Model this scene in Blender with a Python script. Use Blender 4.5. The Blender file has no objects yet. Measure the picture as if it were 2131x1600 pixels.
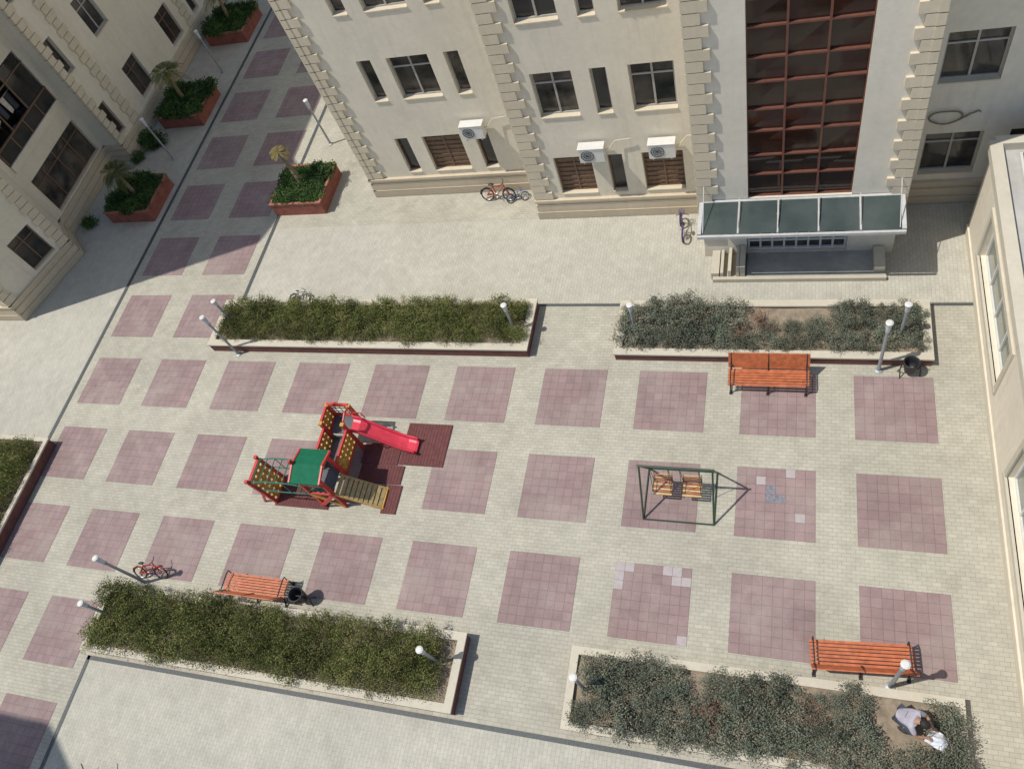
import bpy, math, random
from mathutils import Vector, Matrix
random.seed(7)
scn=bpy.context.scene; COL=scn.collection
V=Vector
# ------------------------------------------------------------------ helpers
class MB:
    def __init__(s): s.v=[];s.f=[];s.m=[]
    def poly(s,pts,m=0):
        b=len(s.v); s.v+= [tuple(p) for p in pts]; s.f.append(tuple(range(b,b+len(pts)))); s.m.append(m)
    def box(s,c,d,m=0,R=None):
        hx,hy,hz=d[0]/2,d[1]/2,d[2]/2; b=len(s.v); c=V(c)
        for x,y,z in ((-1,-1,-1),(1,-1,-1),(1,1,-1),(-1,1,-1),(-1,-1,1),(1,-1,1),(1,1,1),(-1,1,1)):
            p=V((x*hx,y*hy,z*hz))
            if R is not None: p=R@p
            s.v.append(tuple(c+p))
        for f in ((0,3,2,1),(4,5,6,7),(0,1,5,4),(1,2,6,5),(2,3,7,6),(3,0,4,7)):
            s.f.append(tuple(b+i for i in f)); s.m.append(m)
    def bar(s,p,q,w,h,m=0):
        p=V(p);q=V(q);d=q-p;L=d.length;x=d/L
        up=V((0,0,1)) if abs(x.z)<.95 else V((0,1,0))
        y=up.cross(x).normalized();z=x.cross(y)
        R=Matrix((x,y,z)).transposed()
        s.box((p+q)/2,(L,w,h),m,R)
    def path(s,pts,rs,n=6,m=0,cap=True):
        pts=[V(p) for p in pts]
        if not hasattr(rs,'__len__'): rs=[rs]*len(pts)
        b0=len(s.v);px=None
        for i,p in enumerate(pts):
            t=(pts[min(i+1,len(pts)-1)]-pts[max(i-1,0)]).normalized()
            if px is None:
                a=V((0,0,1)) if abs(t.z)<.9 else V((1,0,0))
                px=a.cross(t).normalized()
            else: px=(px-t*px.dot(t)).normalized()
            py=t.cross(px)
            for k in range(n):
                a=2*math.pi*k/n
                s.v.append(tuple(p+(px*math.cos(a)+py*math.sin(a))*rs[i]))
        for i in range(len(pts)-1):
            for k in range(n):
                a=b0+i*n+k;b=b0+i*n+(k+1)%n
                s.f.append((a,b,b+n,a+n));s.m.append(m)
        if cap:
            s.f.append(tuple(b0+k for k in range(n))[::-1]);s.m.append(m)
            e=b0+(len(pts)-1)*n
            s.f.append(tuple(e+k for k in range(n)));s.m.append(m)
    def lathe(s,prof,n=16,m=0,c=(0,0,0),sx=1,sy=1):
        b=len(s.v)
        for r,z in prof:
            for k in range(n):
                a=2*math.pi*k/n
                s.v.append((c[0]+r*math.cos(a)*sx,c[1]+r*math.sin(a)*sy,c[2]+z))
        for i in range(len(prof)-1):
            for k in range(n):
                a=b+i*n+k;d=b+i*n+(k+1)%n
                s.f.append((a,d,d+n,a+n));s.m.append(m)
    def torus(s,c,R,r,axis='y',N=24,n=6,m=0):
        b0=len(s.v)
        for i in range(N):
            A=2*math.pi*i/N
            for k in range(n):
                a=2*math.pi*k/n;rr=R+r*math.cos(a);h=r*math.sin(a)
                x,y,z=rr*math.cos(A),h,rr*math.sin(A)
                if axis=='z': x,y,z=x,z,y
                if axis=='x': x,y,z=y,x,z
                s.v.append((c[0]+x,c[1]+y,c[2]+z))
        for i in range(N):
            for k in range(n):
                a=b0+i*n+k;b=b0+i*n+(k+1)%n;j=(i+1)%N
                c2=b0+j*n+(k+1)%n;d=b0+j*n+k
                s.f.append((a,b,c2,d));s.m.append(m)
    def mesh(s,name,mats,smooth=False):
        me=bpy.data.meshes.new(name);me.from_pydata(s.v,[],s.f)
        for mt in (mats if isinstance(mats,(list,tuple)) else [mats]): me.materials.append(mt)
        me.polygons.foreach_set('material_index',s.m)
        if smooth: me.polygons.foreach_set('use_smooth',[True]*len(s.f))
        me.update(); return me
WM={}
def add(name,me,M=None,parent=None,**kw):
    if M is None: M=WM[parent.name] if parent else Matrix.Identity(4)
    if not isinstance(M,Matrix): M=Matrix.Translation(V(M))
    o=bpy.data.objects.new(name,me); COL.objects.link(o)
    if parent:
        o.parent=parent; o.matrix_basis=WM[parent.name].inverted()@M
    else: o.matrix_basis=M
    WM[o.name]=M
    for k,v in kw.items(): o[k]=v
    return o
def thing(name,M,label,category,group=None,me=None):
    o=add(name,me,M); o['label']=label;o['category']=category
    if group:o['group']=group
    return o
def copy_thing(root,M,label=None):
    if not isinstance(M,Matrix): M=Matrix.Translation(V(M))
    ALLCH={}
    for o in COL.objects:
        if o.parent: ALLCH.setdefault(o.parent.name,[]).append(o)
    def cp(o,par):
        n=o.copy(); COL.objects.link(n)
        if par: n.parent=par
        for ch in ALLCH.get(o.name,[]): cp(ch,n)
        return n
    n=cp(root,None); n.matrix_basis=M; WM[n.name]=M
    if label:n['label']=label
    return n
def RZ(x,y,z,a=0,s=1): return Matrix.Translation(V((x,y,z)))@Matrix.Rotation(math.radians(a),4,'Z')@Matrix.Scale(s,4)
# ------------------------------------------------------------------ materials
def newmat(name):
    m=bpy.data.materials.new(name);m.use_nodes=True;nt=m.node_tree
    return m,nt,nt.nodes['Principled BSDF']
def nd(nt,t,**kw):
    n=nt.nodes.new(t)
    for k,v in kw.items():
        if k in n.inputs: n.inputs[k].default_value=v
        else: setattr(n,k,v)
    return n
def mixc(nt,a,b,fac,mode='MIX'):
    n=nt.nodes.new('ShaderNodeMix');n.data_type='RGBA';n.blend_type=mode
    for i,x in ((6,a),(7,b),(0,fac)):
        if isinstance(x,(tuple,list)): n.inputs[i].default_value=(*x,1) if len(x)==3 else x
        elif isinstance(x,(int,float)): n.inputs[i].default_value=x
        else: nt.links.new(x,n.inputs[i])
    return n.outputs[2]
def ramp(nt,inp,p0,p1,c0=0.,c1=1.):
    r=nt.nodes.new('ShaderNodeMapRange');r.inputs[1].default_value=p0;r.inputs[2].default_value=p1
    r.inputs[3].default_value=c0;r.inputs[4].default_value=c1;nt.links.new(inp,r.inputs[0]);return r.outputs[0]
def scale(nt,c,k):
    mm=nt.nodes.new('ShaderNodeVectorMath');mm.operation='SCALE'
    if isinstance(c,tuple): mm.inputs[0].default_value=c
    else: nt.links.new(c,mm.inputs[0])
    nt.links.new(k,mm.inputs['Scale']);return mm.outputs[0]
def noise(nt,vec,sc,detail=4,rough=.6):
    n=nd(nt,'ShaderNodeTexNoise',Scale=sc,Detail=detail,Roughness=rough);nt.links.new(vec,n.inputs['Vector']);return n.outputs[0]
def pos(nt): return nt.nodes.new('ShaderNodeNewGeometry').outputs['Position']
def simple(name,col,rough=.6,var=.12,sc=6,metal=0,bump=0,objrand=0,spec=.5):
    m,nt,b=newmat(name);p=pos(nt);n=noise(nt,p,sc)
    k=ramp(nt,n,.3,.7,1-var,1+var)
    if objrand:
        oi=nt.nodes.new('ShaderNodeObjectInfo');r=ramp(nt,oi.outputs['Random'],0,1,1-objrand,1+objrand)
        mu=nt.nodes.new('ShaderNodeMath');mu.operation='MULTIPLY';nt.links.new(k,mu.inputs[0]);nt.links.new(r,mu.inputs[1]);k=mu.outputs[0]
    nt.links.new(scale(nt,tuple(col),k),b.inputs['Base Color'])
    b.inputs['Roughness'].default_value=rough;b.inputs['Metallic'].default_value=metal
    b.inputs['Specular IOR Level'].default_value=spec
    if bump:
        bp=nd(nt,'ShaderNodeBump',Strength=bump,Distance=.02);n2=noise(nt,p,sc*8);nt.links.new(n2,bp.inputs['Height']);nt.links.new(bp.outputs[0],b.inputs['Normal'])
    return m
def brick(name,c1,c2,mort,w,h,ms,off=.5,rot=0,stain=(.7,1.1),rough=.85,bias=0,dirt=.35,film=.22):
    m,nt,b=newmat(name);p=pos(nt)
    mp=nd(nt,'ShaderNodeMapping');mp.inputs['Rotation'].default_value=(0,0,math.radians(rot));nt.links.new(p,mp.inputs[0])
    t=nd(nt,'ShaderNodeTexBrick',offset=off);nt.links.new(mp.outputs[0],t.inputs['Vector'])
    for k,v in (('Color1',(*c1,1)),('Color2',(*c2,1)),('Mortar',(*mort,1)),('Scale',1.),('Mortar Size',ms),('Mortar Smooth',.2),('Bias',bias),('Brick Width',w),('Row Height',h)): t.inputs[k].default_value=v
    n1=noise(nt,p,.35,5,.65);n2=noise(nt,p,2.3,6,.7);n3=noise(nt,p,30,2)
    c=t.outputs['Color']
    for k in (ramp(nt,n1,.35,.65,stain[0],stain[1]),ramp(nt,n2,.3,.7,.86,1.07),ramp(nt,n3,.3,.7,.94,1.06)): c=scale(nt,c,k)
    n4=noise(nt,p,.9,7,.75);c=mixc(nt,c,(.20,.17,.12),ramp(nt,n4,.58,.74,0,dirt))
    n5=noise(nt,p,.6,6,.7);c=mixc(nt,c,(.46,.435,.365),ramp(nt,n5,.45,.7,0,film))
    nt.links.new(c,b.inputs['Base Color']);b.inputs['Roughness'].default_value=rough
    bp=nd(nt,'ShaderNodeBump',Strength=.22,Distance=.008);iv=nt.nodes.new('ShaderNodeMath');iv.operation='SUBTRACT';iv.inputs[0].default_value=1;nt.links.new(t.outputs['Fac'],iv.inputs[1]);nt.links.new(iv.outputs[0],bp.inputs['Height']);nt.links.new(bp.outputs[0],b.inputs['Normal'])
    return m
def stucco(name,col,dirt=.25,joint=0,ground=.3):
    m,nt,b=newmat(name);p=pos(nt)
    n1=noise(nt,p,.5,5);n2=noise(nt,p,5,5,.7)
    mp=nd(nt,'ShaderNodeMapping');mp.inputs['Scale'].default_value=(3,3,.22);nt.links.new(p,mp.inputs[0]);n3=noise(nt,mp.outputs[0],1.2,6,.7)
    c=mixc(nt,col,tuple(x*.74 for x in col),ramp(nt,n3,.52,.75,0,dirt*2))
    for k in (ramp(nt,n1,.3,.7,.92,1.05),ramp(nt,n2,.3,.7,.94,1.05)): c=scale(nt,c,k)
    sp=nt.nodes.new('ShaderNodeSeparateXYZ');nt.links.new(p,sp.inputs[0])
    if ground: c=mixc(nt,c,(.25,.21,.15),ramp(nt,sp.outputs[2],0,.5,ground,0))
    if joint:
        w=nt.nodes.new('ShaderNodeMath');w.operation='MODULO';nt.links.new(sp.outputs[2],w.inputs[0]);w.inputs[1].default_value=joint
        g=nt.nodes.new('ShaderNodeMath');g.operation='LESS_THAN';nt.links.new(w.outputs[0],g.inputs[0]);g.inputs[1].default_value=.025
        c=mixc(nt,c,tuple(x*.5 for x in col),g.outputs[0])
    nt.links.new(c,b.inputs['Base Color']);b.inputs['Roughness'].default_value=.9
    bp=nd(nt,'ShaderNodeBump',Strength=.15,Distance=.02);nt.links.new(n2,bp.inputs['Height']);nt.links.new(bp.outputs[0],b.inputs['Normal'])
    return m
def glassmat(name,c0,c1,rough=.08):
    m,nt,b=newmat(name);oi=nt.nodes.new('ShaderNodeObjectInfo');p=pos(nt)
    n=noise(nt,p,1.1,3);a=nt.nodes.new('ShaderNodeMath');a.operation='MULTIPLY';nt.links.new(oi.outputs['Random'],a.inputs[0]);nt.links.new(ramp(nt,n,.35,.65,0,1.3),a.inputs[1])
    nt.links.new(mixc(nt,c0,c1,a.outputs[0]),b.inputs['Base Color']);b.inputs['Roughness'].default_value=rough
    bp=nd(nt,'ShaderNodeBump',Strength=.05,Distance=.05);nt.links.new(noise(nt,p,.8,2),bp.inputs['Height']);nt.links.new(bp.outputs[0],b.inputs['Normal'])
    return m
def leafmat(name,c0,c1,c2):
    m,nt,b=newmat(name);p=pos(nt);oi=nt.nodes.new('ShaderNodeObjectInfo')
    n=noise(nt,p,2.0,4);n2=noise(nt,p,23,2)
    c=mixc(nt,c0,c1,ramp(nt,n2,.35,.65,0,1));c=mixc(nt,c,c2,ramp(nt,n,.48,.66,0,.85))
    nt.links.new(scale(nt,c,ramp(nt,oi.outputs['Random'],0,1,.72,1.28)),b.inputs['Base Color']);b.inputs['Roughness'].default_value=.7;b.inputs['Specular IOR Level'].default_value=.2
    return m
M_pave=brick('paving_block',(.465,.44,.355),(.41,.388,.31),(.295,.28,.22),.21,.105,.006,.5,0,(.86,1.06))
M_pave2=brick('pale_paving_block',(.48,.46,.385),(.435,.417,.347),(.335,.32,.265),.21,.105,.006,.5,90,(.92,1.04),dirt=.25)
M_pink=brick('pink_paving_tile',(.295,.208,.20),(.257,.18,.172),(.195,.138,.13),.25,.25,.009,0,0,(.90,1.10),dirt=.3,film=.28)
M_white=simple('pale_tile',(.40,.355,.35),.8,.1,8);M_blue=simple('blue_grey_tile',(.20,.195,.22),.8,.3,12)
M_drain=simple('drain_grate',(.07,.078,.078),.6,.4,30)
M_wall=stucco('cream_render',(.71,.645,.515));M_wall2=stucco('pale_render',(.71,.655,.545),.1)
M_plinth=stucco('plinth_stone',(.56,.475,.345),.2,.31);M_quoin=stucco('quoin_stone',(.62,.54,.40),.2)
M_rim=stucco('rim_stone',(.55,.505,.40),.2);M_rimp=stucco('terracotta_rim',(.34,.14,.095),.1,0,0);M_terra=simple('terracotta_wall',(.25,.08,.055),.8,.25,4,bump=.2)
M_brown=simple('red_brown_wall',(.14,.055,.045),.85,.25,4,bump=.2)
M_soil=simple('dry_soil',(.26,.21,.15),.95,.3,5,bump=.5)
M_roof=simple('roof_felt',(.42,.41,.38),.9,.15,1)
M_glass=glassmat('dark_window_glass',(.018,.020,.022),(.13,.11,.085));M_brglass=glassmat('bronze_glass',(.032,.017,.012),(.065,.035,.024),.06)
M_aglass=glassmat('pale_green_glass',(.13,.16,.135),(.22,.25,.22),.1)
M_wgrey=simple('window_frame_grey',(.38,.36,.32),.5,.1);M_wbrown=simple('window_frame_brown',(.16,.095,.06),.5,.2)
M_shutter=simple('wooden_shutter',(.20,.12,.07),.6,.3,9)
M_copper=simple('red_brown_mullion',(.15,.058,.038),.5,.15)
M_white_p=simple('white_plastic',(.64,.63,.59),.45,.06);M_grille=simple('dark_grille',(.05,.05,.05),.6);M_cframe=simple('canopy_frame_grey',(.50,.50,.48),.45,.1)
M_lampw=simple('lamp_white',(.52,.55,.58),.5,.1);M_pole=simple('galvanised_pole',(.34,.36,.37),.5,.12,12,metal=.3)
M_wood=simple('orange_varnished_slat',(.45,.13,.05),.5,.28,7,objrand=.08);M_iron=simple('black_cast_iron',(.025,.025,.027),.5,.2)
M_red=simple('red_paint',(.52,.045,.035),.45,.15,5);M_slide=simple('pink_red_plastic',(.64,.05,.08),.35,.12,4)
M_yel=simple('yellow_board',(.50,.27,.05),.55,.25,6);M_grn=simple('green_board',(.012,.125,.065),.75,.15,spec=.15);M_teal=simple('teal_metal',(.02,.16,.11),.4,.1)
M_plat=simple('grey_platform',(.11,.11,.12),.7,.2);M_plank=simple('weathered_plank',(.40,.30,.13),.75,.3,9)
M_mat=simple('dark_red_rubber',(.13,.045,.042),.9,.2,8);M_dgreen=simple('dark_green_paint',(.03,.06,.035),.4,.2)
M_yslat=simple('pale_yellow_slat',(.56,.40,.17),.5,.2);M_oslat=simple('brown_red_slat',(.36,.12,.06),.5,.2)
M_tyre=simple('rubber_tyre',(.02,.02,.02),.8);M_chrome=simple('bare_metal',(.4,.4,.4),.35,.1,metal=.8)
M_bred=simple('bicycle_red',(.38,.055,.03),.35);M_bpur=simple('bicycle_purple',(.10,.05,.18),.35);M_bblue=simple('bicycle_blue',(.05,.12,.3),.35);M_bdark=simple('bicycle_dark_grey',(.10,.105,.11),.4)
M_leafA=leafmat('juniper_foliage',(.11,.13,.038),(.17,.19,.058),(.25,.235,.09))
M_leafB=leafmat('grey_green_foliage',(.115,.138,.095),(.19,.21,.155),(.25,.22,.16))
M_leafC=leafmat('dark_leaf',(.025,.06,.018),(.06,.12,.03),(.10,.16,.04))
M_twig=simple('dry_twig',(.27,.15,.10),.9,.3,10);M_bark=simple('palm_bark',(.24,.18,.11),.9,.35,14,bump=.6)
M_palm=leafmat('palm_frond',(.06,.09,.02),(.10,.13,.03),(.2,.17,.05));M_palmy=leafmat('yellow_palm_frond',(.15,.12,.035),(.20,.165,.05),(.16,.13,.06))
M_cg=glassmat('canopy_glass',(.05,.068,.064),(.08,.10,.095),.15)
M_tile=simple('grey_porch_tile',(.36,.355,.32),.4,.15,3)
M_skin=simple('skin',(.36,.21,.14),.6,.05);M_shirt=simple('grey_shirt',(.40,.38,.43),.85,.12,12);M_trou=simple('dark_trousers',(.05,.055,.07),.85);M_hair=simple('dark_hair',(.015,.012,.01),.7);M_bag=simple('white_bag',(.60,.63,.66),.6,.08,9)
M_shoe=simple('black_shoe',(.03,.03,.03),.6);M_cloth1=simple('faded_blue_cloth',(.12,.2,.3),.9,.2);M_cloth2=simple('pale_cloth',(.5,.45,.4),.9,.2)
# ------------------------------------------------------------------ ground
def sheet(name,rects,z,mat):
    b=MB()
    for x0,y0,x1,y1 in rects: b.poly([(x0,y0,z),(x1,y0,z),(x1,y1,z),(x0,y1,z)])
    return add(name,b.mesh(name,mat),kind='structure')
sheet('ground',[(-400,-400,400,400)],0,M_pave)
sheet('pavement',[(4.5,-60,60,-9.68),(-40,-2.6,-1.55,60),(4.6,3.55,29.2,7.3)],.004,M_pave2)
sq=[]
for i in range(10):
    for j in (0,-1,-2): sq.append((3*i-1,3*j-1,3*i+1,3*j+1))
for i in (0,1):
    for j in list(range(1,9))+[-3,-4,-5,-6]: sq.append((3*i-1,3*j-1,3*i+1,3*j+1))
sheet('paving_squares',sq,.008,M_pink)
def tiles(name,lst,mat,s=.24):
    sheet(name,[(x,y,x+s,y+s) for x,y in lst],.012,mat)
tiles('pale_tiles',[(20.005,-5.245),(20.255,-5.245),(20.005,-5.495),(20.005,-5.745),(21.255,-5.245),(21.505,-5.245),(21.505,-5.495),(21.755,-5.495),(21.755,-6.995),(24.255,-2.245),(24.505,-3.495),(23.505,-2.495)],M_white)
tiles('blue_tiles',[(23.755,-2.995),(24.005,-2.995),(23.755,-2.745)],M_blue)
sheet('drain_channel',[(-1.52,-2.7,-1.38,40),(4.42,3.52,4.56,40),(4.56,3.42,29.2,3.52),(4.38,-9.68,29.2,-9.56),(4.36,-40,4.48,-9.56),(-1.05,-40,-.93,-2.75)],.014,M_drain)
# ------------------------------------------------------------------ buildings
def P3(O,U,N,u,d,z): return (O[0]+U[0]*u-N[0]*d,O[1]+U[1]*u-N[1]*d,z)
WCACHE={}
def window_mesh(w,h,style):
    k=(round(w,2),round(h,2),style)
    if k in WCACHE: return WCACHE[k]
    t=.055;fm=MB()
    fm.box((t/2,0,h/2),(t,.07,h));fm.box((w-t/2,0,h/2),(t,.07,h));fm.box((w/2,0,t/2),(w-2*t,.07,t));fm.box((w/2,0,h-t/2),(w-2*t,.07,t))
    if w>.9:
        n=2 if w<2 else int(w/.9)
        if style not in('plain','annex'):
            fm.box((w/2,0,h*.72),(w-2*t,.06,.05))
        for i in range(1,n): fm.box((w*i/n,-.003,h/2),(.06,.06,h-2*t))
    gm=MB();gm.poly([(t,.01,t),(w-t,.01,t),(w-t,.01,h-t),(t,.01,h-t)])
    if style=='shutter':
        for i in range(1,8): fm.box((w/2,-.012,h*i/8),(w-2*t,.03,.035),1)
    fr=fm.mesh('window',[M_wbrown if style in('brown','shutter') else M_white_p if style=='annex' else M_wgrey,M_wbrown]);gl=gm.mesh('pane',M_shutter if style=='shutter' else M_aglass if style=='annex' else M_glass)
    sm=MB();sm.box((w/2,-.07,-.01),(w-.01,.19,.04));sl=sm.mesh('sill',M_quoin)
    WCACHE[k]=(fr,gl,sl);return WCACHE[k]
def building(name,fp,H,edges,label,wallmat=M_wall,zplinth=.9,plinth_edges=(),quoins=(),rd=.22,quoin_mat=M_quoin):
    cx=sum(p[0] for p in fp)/len(fp);cy=sum(p[1] for p in fp)/len(fp)
    root=thing(name,(cx,cy,0),label,'building')
    b=MB();I=Matrix.Identity(4)
    for e,p in enumerate(fp):
        q=fp[(e+1)%len(fp)];L=math.dist(p,q);U=((q[0]-p[0])/L,(q[1]-p[1])/L);N=(U[1],-U[0])
        ops=edges.get(e,[])
        us=sorted({0,L,*[o[0] for o in ops],*[o[1] for o in ops]});zs=sorted({0,H,*[o[2] for o in ops],*[o[3] for o in ops]})
        for a in range(len(us)-1):
            for c in range(len(zs)-1):
                um=(us[a]+us[a+1])/2;zm=(zs[c]+zs[c+1])/2
                if any(o[0]<um<o[1] and o[2]<zm<o[3] for o in ops): continue
                b.poly([P3(p,U,N,us[a],0,zs[c]),P3(p,U,N,us[a+1],0,zs[c]),P3(p,U,N,us[a+1],0,zs[c+1]),P3(p,U,N,us[a],0,zs[c+1])],1 if (e,'pale') in quoins else 0)
        for o in ops:
            u0,u1,z0,z1,st=o
            D=rd if st!='loggia' else 1.5
            f=lambda u,d,z:P3(p,U,N,u,d,z)
            b.poly([f(u0,0,z0),f(u1,0,z0),f(u1,D,z0),f(u0,D,z0)]);b.poly([f(u0,D,z1),f(u1,D,z1),f(u1,0,z1),f(u0,0,z1)])
            b.poly([f(u0,0,z0),f(u0,D,z0),f(u0,D,z1),f(u0,0,z1)]);b.poly([f(u1,D,z0),f(u1,0,z0),f(u1,0,z1),f(u1,D,z1)])
            if st in ('curtain',): continue
            MM=Matrix(((U[0],-N[0],0,p[0]+U[0]*u0-N[0]*(D-.04)),(U[1],-N[1],0,p[1]+U[1]*u0-N[1]*(D-.04)),(0,0,1,z0),(0,0,0,1)))
            fr,gl,sl=window_mesh(u1-u0,z1-z0,'brown' if st=='loggia' else st)
            w=add('window',fr,MM,root);add('pane',gl,MM,w)
            if st not in('loggia','annex'):
                add('sill',sl,MM@Matrix.Translation(V((0,-.05,0))),w)
    add('wall',b.mesh('wall',[wallmat,M_wall2]),I,root)
    r=MB();r.poly([(x,y,H) for x,y in fp]);add('roof',r.mesh('roof',M_roof),I,root)
    cp=MB()
    for e,p in enumerate(fp):
        q=fp[(e+1)%len(fp)];cp.bar((*p,H+.12),(*q,H+.12),.3,.24+.002*e)
    add('parapet',cp.mesh('parapet',M_rim),I,root)
    pl=MB()
    for e in plinth_edges:
        p=fp[e];q=fp[(e+1)%len(fp)];L=math.dist(p,q);U=((q[0]-p[0])/L,(q[1]-p[1])/L);N=(U[1],-U[0])
        R=Matrix(((U[0],-N[0],0),(U[1],-N[1],0),(0,0,1)))
        tiers=((0,.34,.14),(.34,.66,.11),(.66,zplinth-.1,.08),(zplinth-.1,zplinth,.13)) if zplinth>.8 else ((0,zplinth,.05),)
        for z0,z1,t in tiers:
            c=P3(p,U,N,L/2,-(t/2-.003),(z0+z1)/2);pl.box(c,(L+2*t-.01,t,z1-z0),0,R)
    if pl.v: add('plinth',pl.mesh('plinth',M_plinth if zplinth>.8 else M_wall),I,root)
    for qd in quoins:
        if qd[1]=='pale': continue
        e,u,wl,ws,side=qd
        p=fp[e];q=fp[(e+1)%len(fp)];L=math.dist(p,q);U=((q[0]-p[0])/L,(q[1]-p[1])/L);N=(U[1],-U[0]);R=Matrix(((U[0],-N[0],0),(U[1],-N[1],0),(0,0,1)))
        m=MB();z=zplinth+.02;k=0
        while z<H-.4:
            w=wl if k%2==0 else ws
            uc=u+(w/2-.05)*side if side else u
            if side: m.box(P3(p,U,N,uc,.02,z+.165),(w+.1,.20,.30),0,R)
            else: m.box(P3(p,U,N,uc,-.02,z+.165),(w,.10,.30),0,R)
            z+=.33;k+=1
        add('quoin_column',m.mesh('quoin_column',quoin_mat),I,root)
    return root
FL=[1.11+3.3*k for k in range(6)]
fpM=[(8.85,26),(8.85,8.88),(15.85,8.88),(15.85,7.4),(21.65,7.4),(21.65,5.4),(27.15,5.4),(27.15,7.45),(38,7.45),(38,26)]
E={1:[],3:[],5:[(1.35,4.15,2.6,19.6,'curtain')],7:[]}
for k,z in enumerate(FL):
    s1='shutter' if k==0 else 'grey'
    for a,b_,st in ((10.58,11.10,'plain'),(11.66,13.12,s1),(13.67,14.18,'plain')): E[1].append((a-8.85,b_-8.85,z,z+1.63,'brown' if st=='plain' and k==0 else st))
    for a,b_,sh in ((16.78,18.04,1),(18.57,19.06,0),(19.68,20.97,1)): E[3].append((a-15.85,b_-15.85,z,z+1.63,('shutter' if sh else 'brown') if k==0 else 'grey'))
    for a,b_ in ((27.78,29.25),(29.9,30.6),(31.4,32.9)): E[7].append((a-27.15,b_-27.15,z+.06,z+1.6,'grey'))
E[5].append((1.3,4.2,.18,2.3,'curtain'))
I4=Matrix.Identity(4)
main=building('apartment_building',fpM,20.6,E,'cream apartment block with quoined corners and bronze glass stair bay',plinth_edges=(0,1,3,7),
  quoins=((5,'pale'),(1,0,.55,.36,1),(0,17.12,.55,.36,-1),(1,7.0,.3,.3,-1),(3,0,.58,.38,1),(5,0,.52,.34,1),(5,5.5,.52,.34,-1),(6,0,.5,.34,1)))
cw=MB();gx0,gx1=23.0,25.8;Y=5.52
for i in range(4):
    x=gx0+(gx1-gx0)*i/3;cw.box((x,Y,11.1),(.055,.1,17.0))
z=2.6;k=0
while z<19.7:
    cw.box((24.4,Y-.003,z),(2.86,.09,.045));z+=.72 if k%2 else .86;k+=1
o=add('stair_window',cw.mesh('stair_window',M_copper),I4,main)
z=2.6;k=0
rg=random.Random(3)
g=MB()
while z<19.6:
    h=.72 if k%2 else .86
    for i in range(3):
        x0=gx0+(gx1-gx0)*i/3;x1=gx0+(gx1-gx0)*(i+1)/3;j=[rg.uniform(-.012,.012) for _ in range(4)]
        g.poly([(x0,Y+.03+j[0],z),(x1,Y+.03+j[1],z),(x1,Y+.03+j[2],z+h),(x0,Y+.03+j[3],z+h)])
    z+=h;k+=1
add('pane',g.mesh('pane',M_brglass),I4,o)
d=MB()
for i in range(9): d.box((23.0+i*.351,5.53,1.24),(.06,.07,2.12))
for zz in (.23,.62,1.0,1.8,2.27): d.box((24.4,5.528,zz),(2.8,.07,.07))
dd=add('door',d.mesh('door',M_white_p),I4,main)
g=MB();g.poly([(22.96,5.58,.18),(25.84,5.58,.18),(25.84,5.58,2.3),(22.96,5.58,2.3)]);add('pane',g.mesh('pane',M_glass),I4,dd)
h=MB();h.path([(24.6,5.5,.95),(24.6,5.46,1.0),(24.6,5.46,1.3),(24.6,5.5,1.35)],.015);add('handle',h.mesh('handle',M_chrome),I4,dd)
c=MB()
x0,x1,y0,y1=21.68,27.1,4.12,5.38
za,zb=2.42,2.56
c.box(((x0+x1)/2,y0,za),(x1-x0+.1,.07,.10));c.box(((x0+x1)/2,y1-.05,zb),(x1-x0,.08,.1))
for i in range(6):
    x=x0+(x1-x0)*i/5;c.bar((x,y0+.05,za+.05),(x,y1-.09,zb+.03),.11 if i in(0,5) else .045,.1)
for x in (x0+.1,x1-.1): c.path([(x,y0+.1,za+.08),(x,5.42,3.3)],.014,6)
for i in range(1,5):
    x=x0+(x1-x0)*i/5;c.path([(x,y0+.2,za+.12),(x,y0+.5,za+.22),(x,y1-.1,zb+.2)],.014,5)
can=add('canopy',c.mesh('canopy',M_cframe),I4,main)
g=MB()
for i in range(5):
    a=x0+(x1-x0)*i/5+.04;b_=x0+(x1-x0)*(i+1)/5-.04;g.poly([(a,y0+.05,za+.06),(b_,y0+.05,za+.06),(b_,y1-.08,zb+.04),(a,y1-.08,zb+.04)])
add('pane',g.mesh('pane',M_cg),I4,can)
s=MB()
s.box((24.95,4.93,.075),(3.96,.94,.15),1);s.box((24.45,4.39,.08),(5.0,.12,.16));s.box((22.02,4.92,.16),(.24,.94,.32))
s.box((22.30,4.92,.05),(.30,.94,.10));s.box((22.58,4.92,.07),(.26,.94,.14));s.box((22.84,4.92,.28),(.16,.90,.56))
for i,x in enumerate((22.22,22.46,22.70)): s.box((x,4.92,.17+.05*i),(.09,.93,.34+.1*i))
s.box((26.75,4.95,.2),(.3,.8,.4))
add('entrance_step',s.mesh('entrance_step',[M_rim,M_tile]),I4,main)
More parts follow.
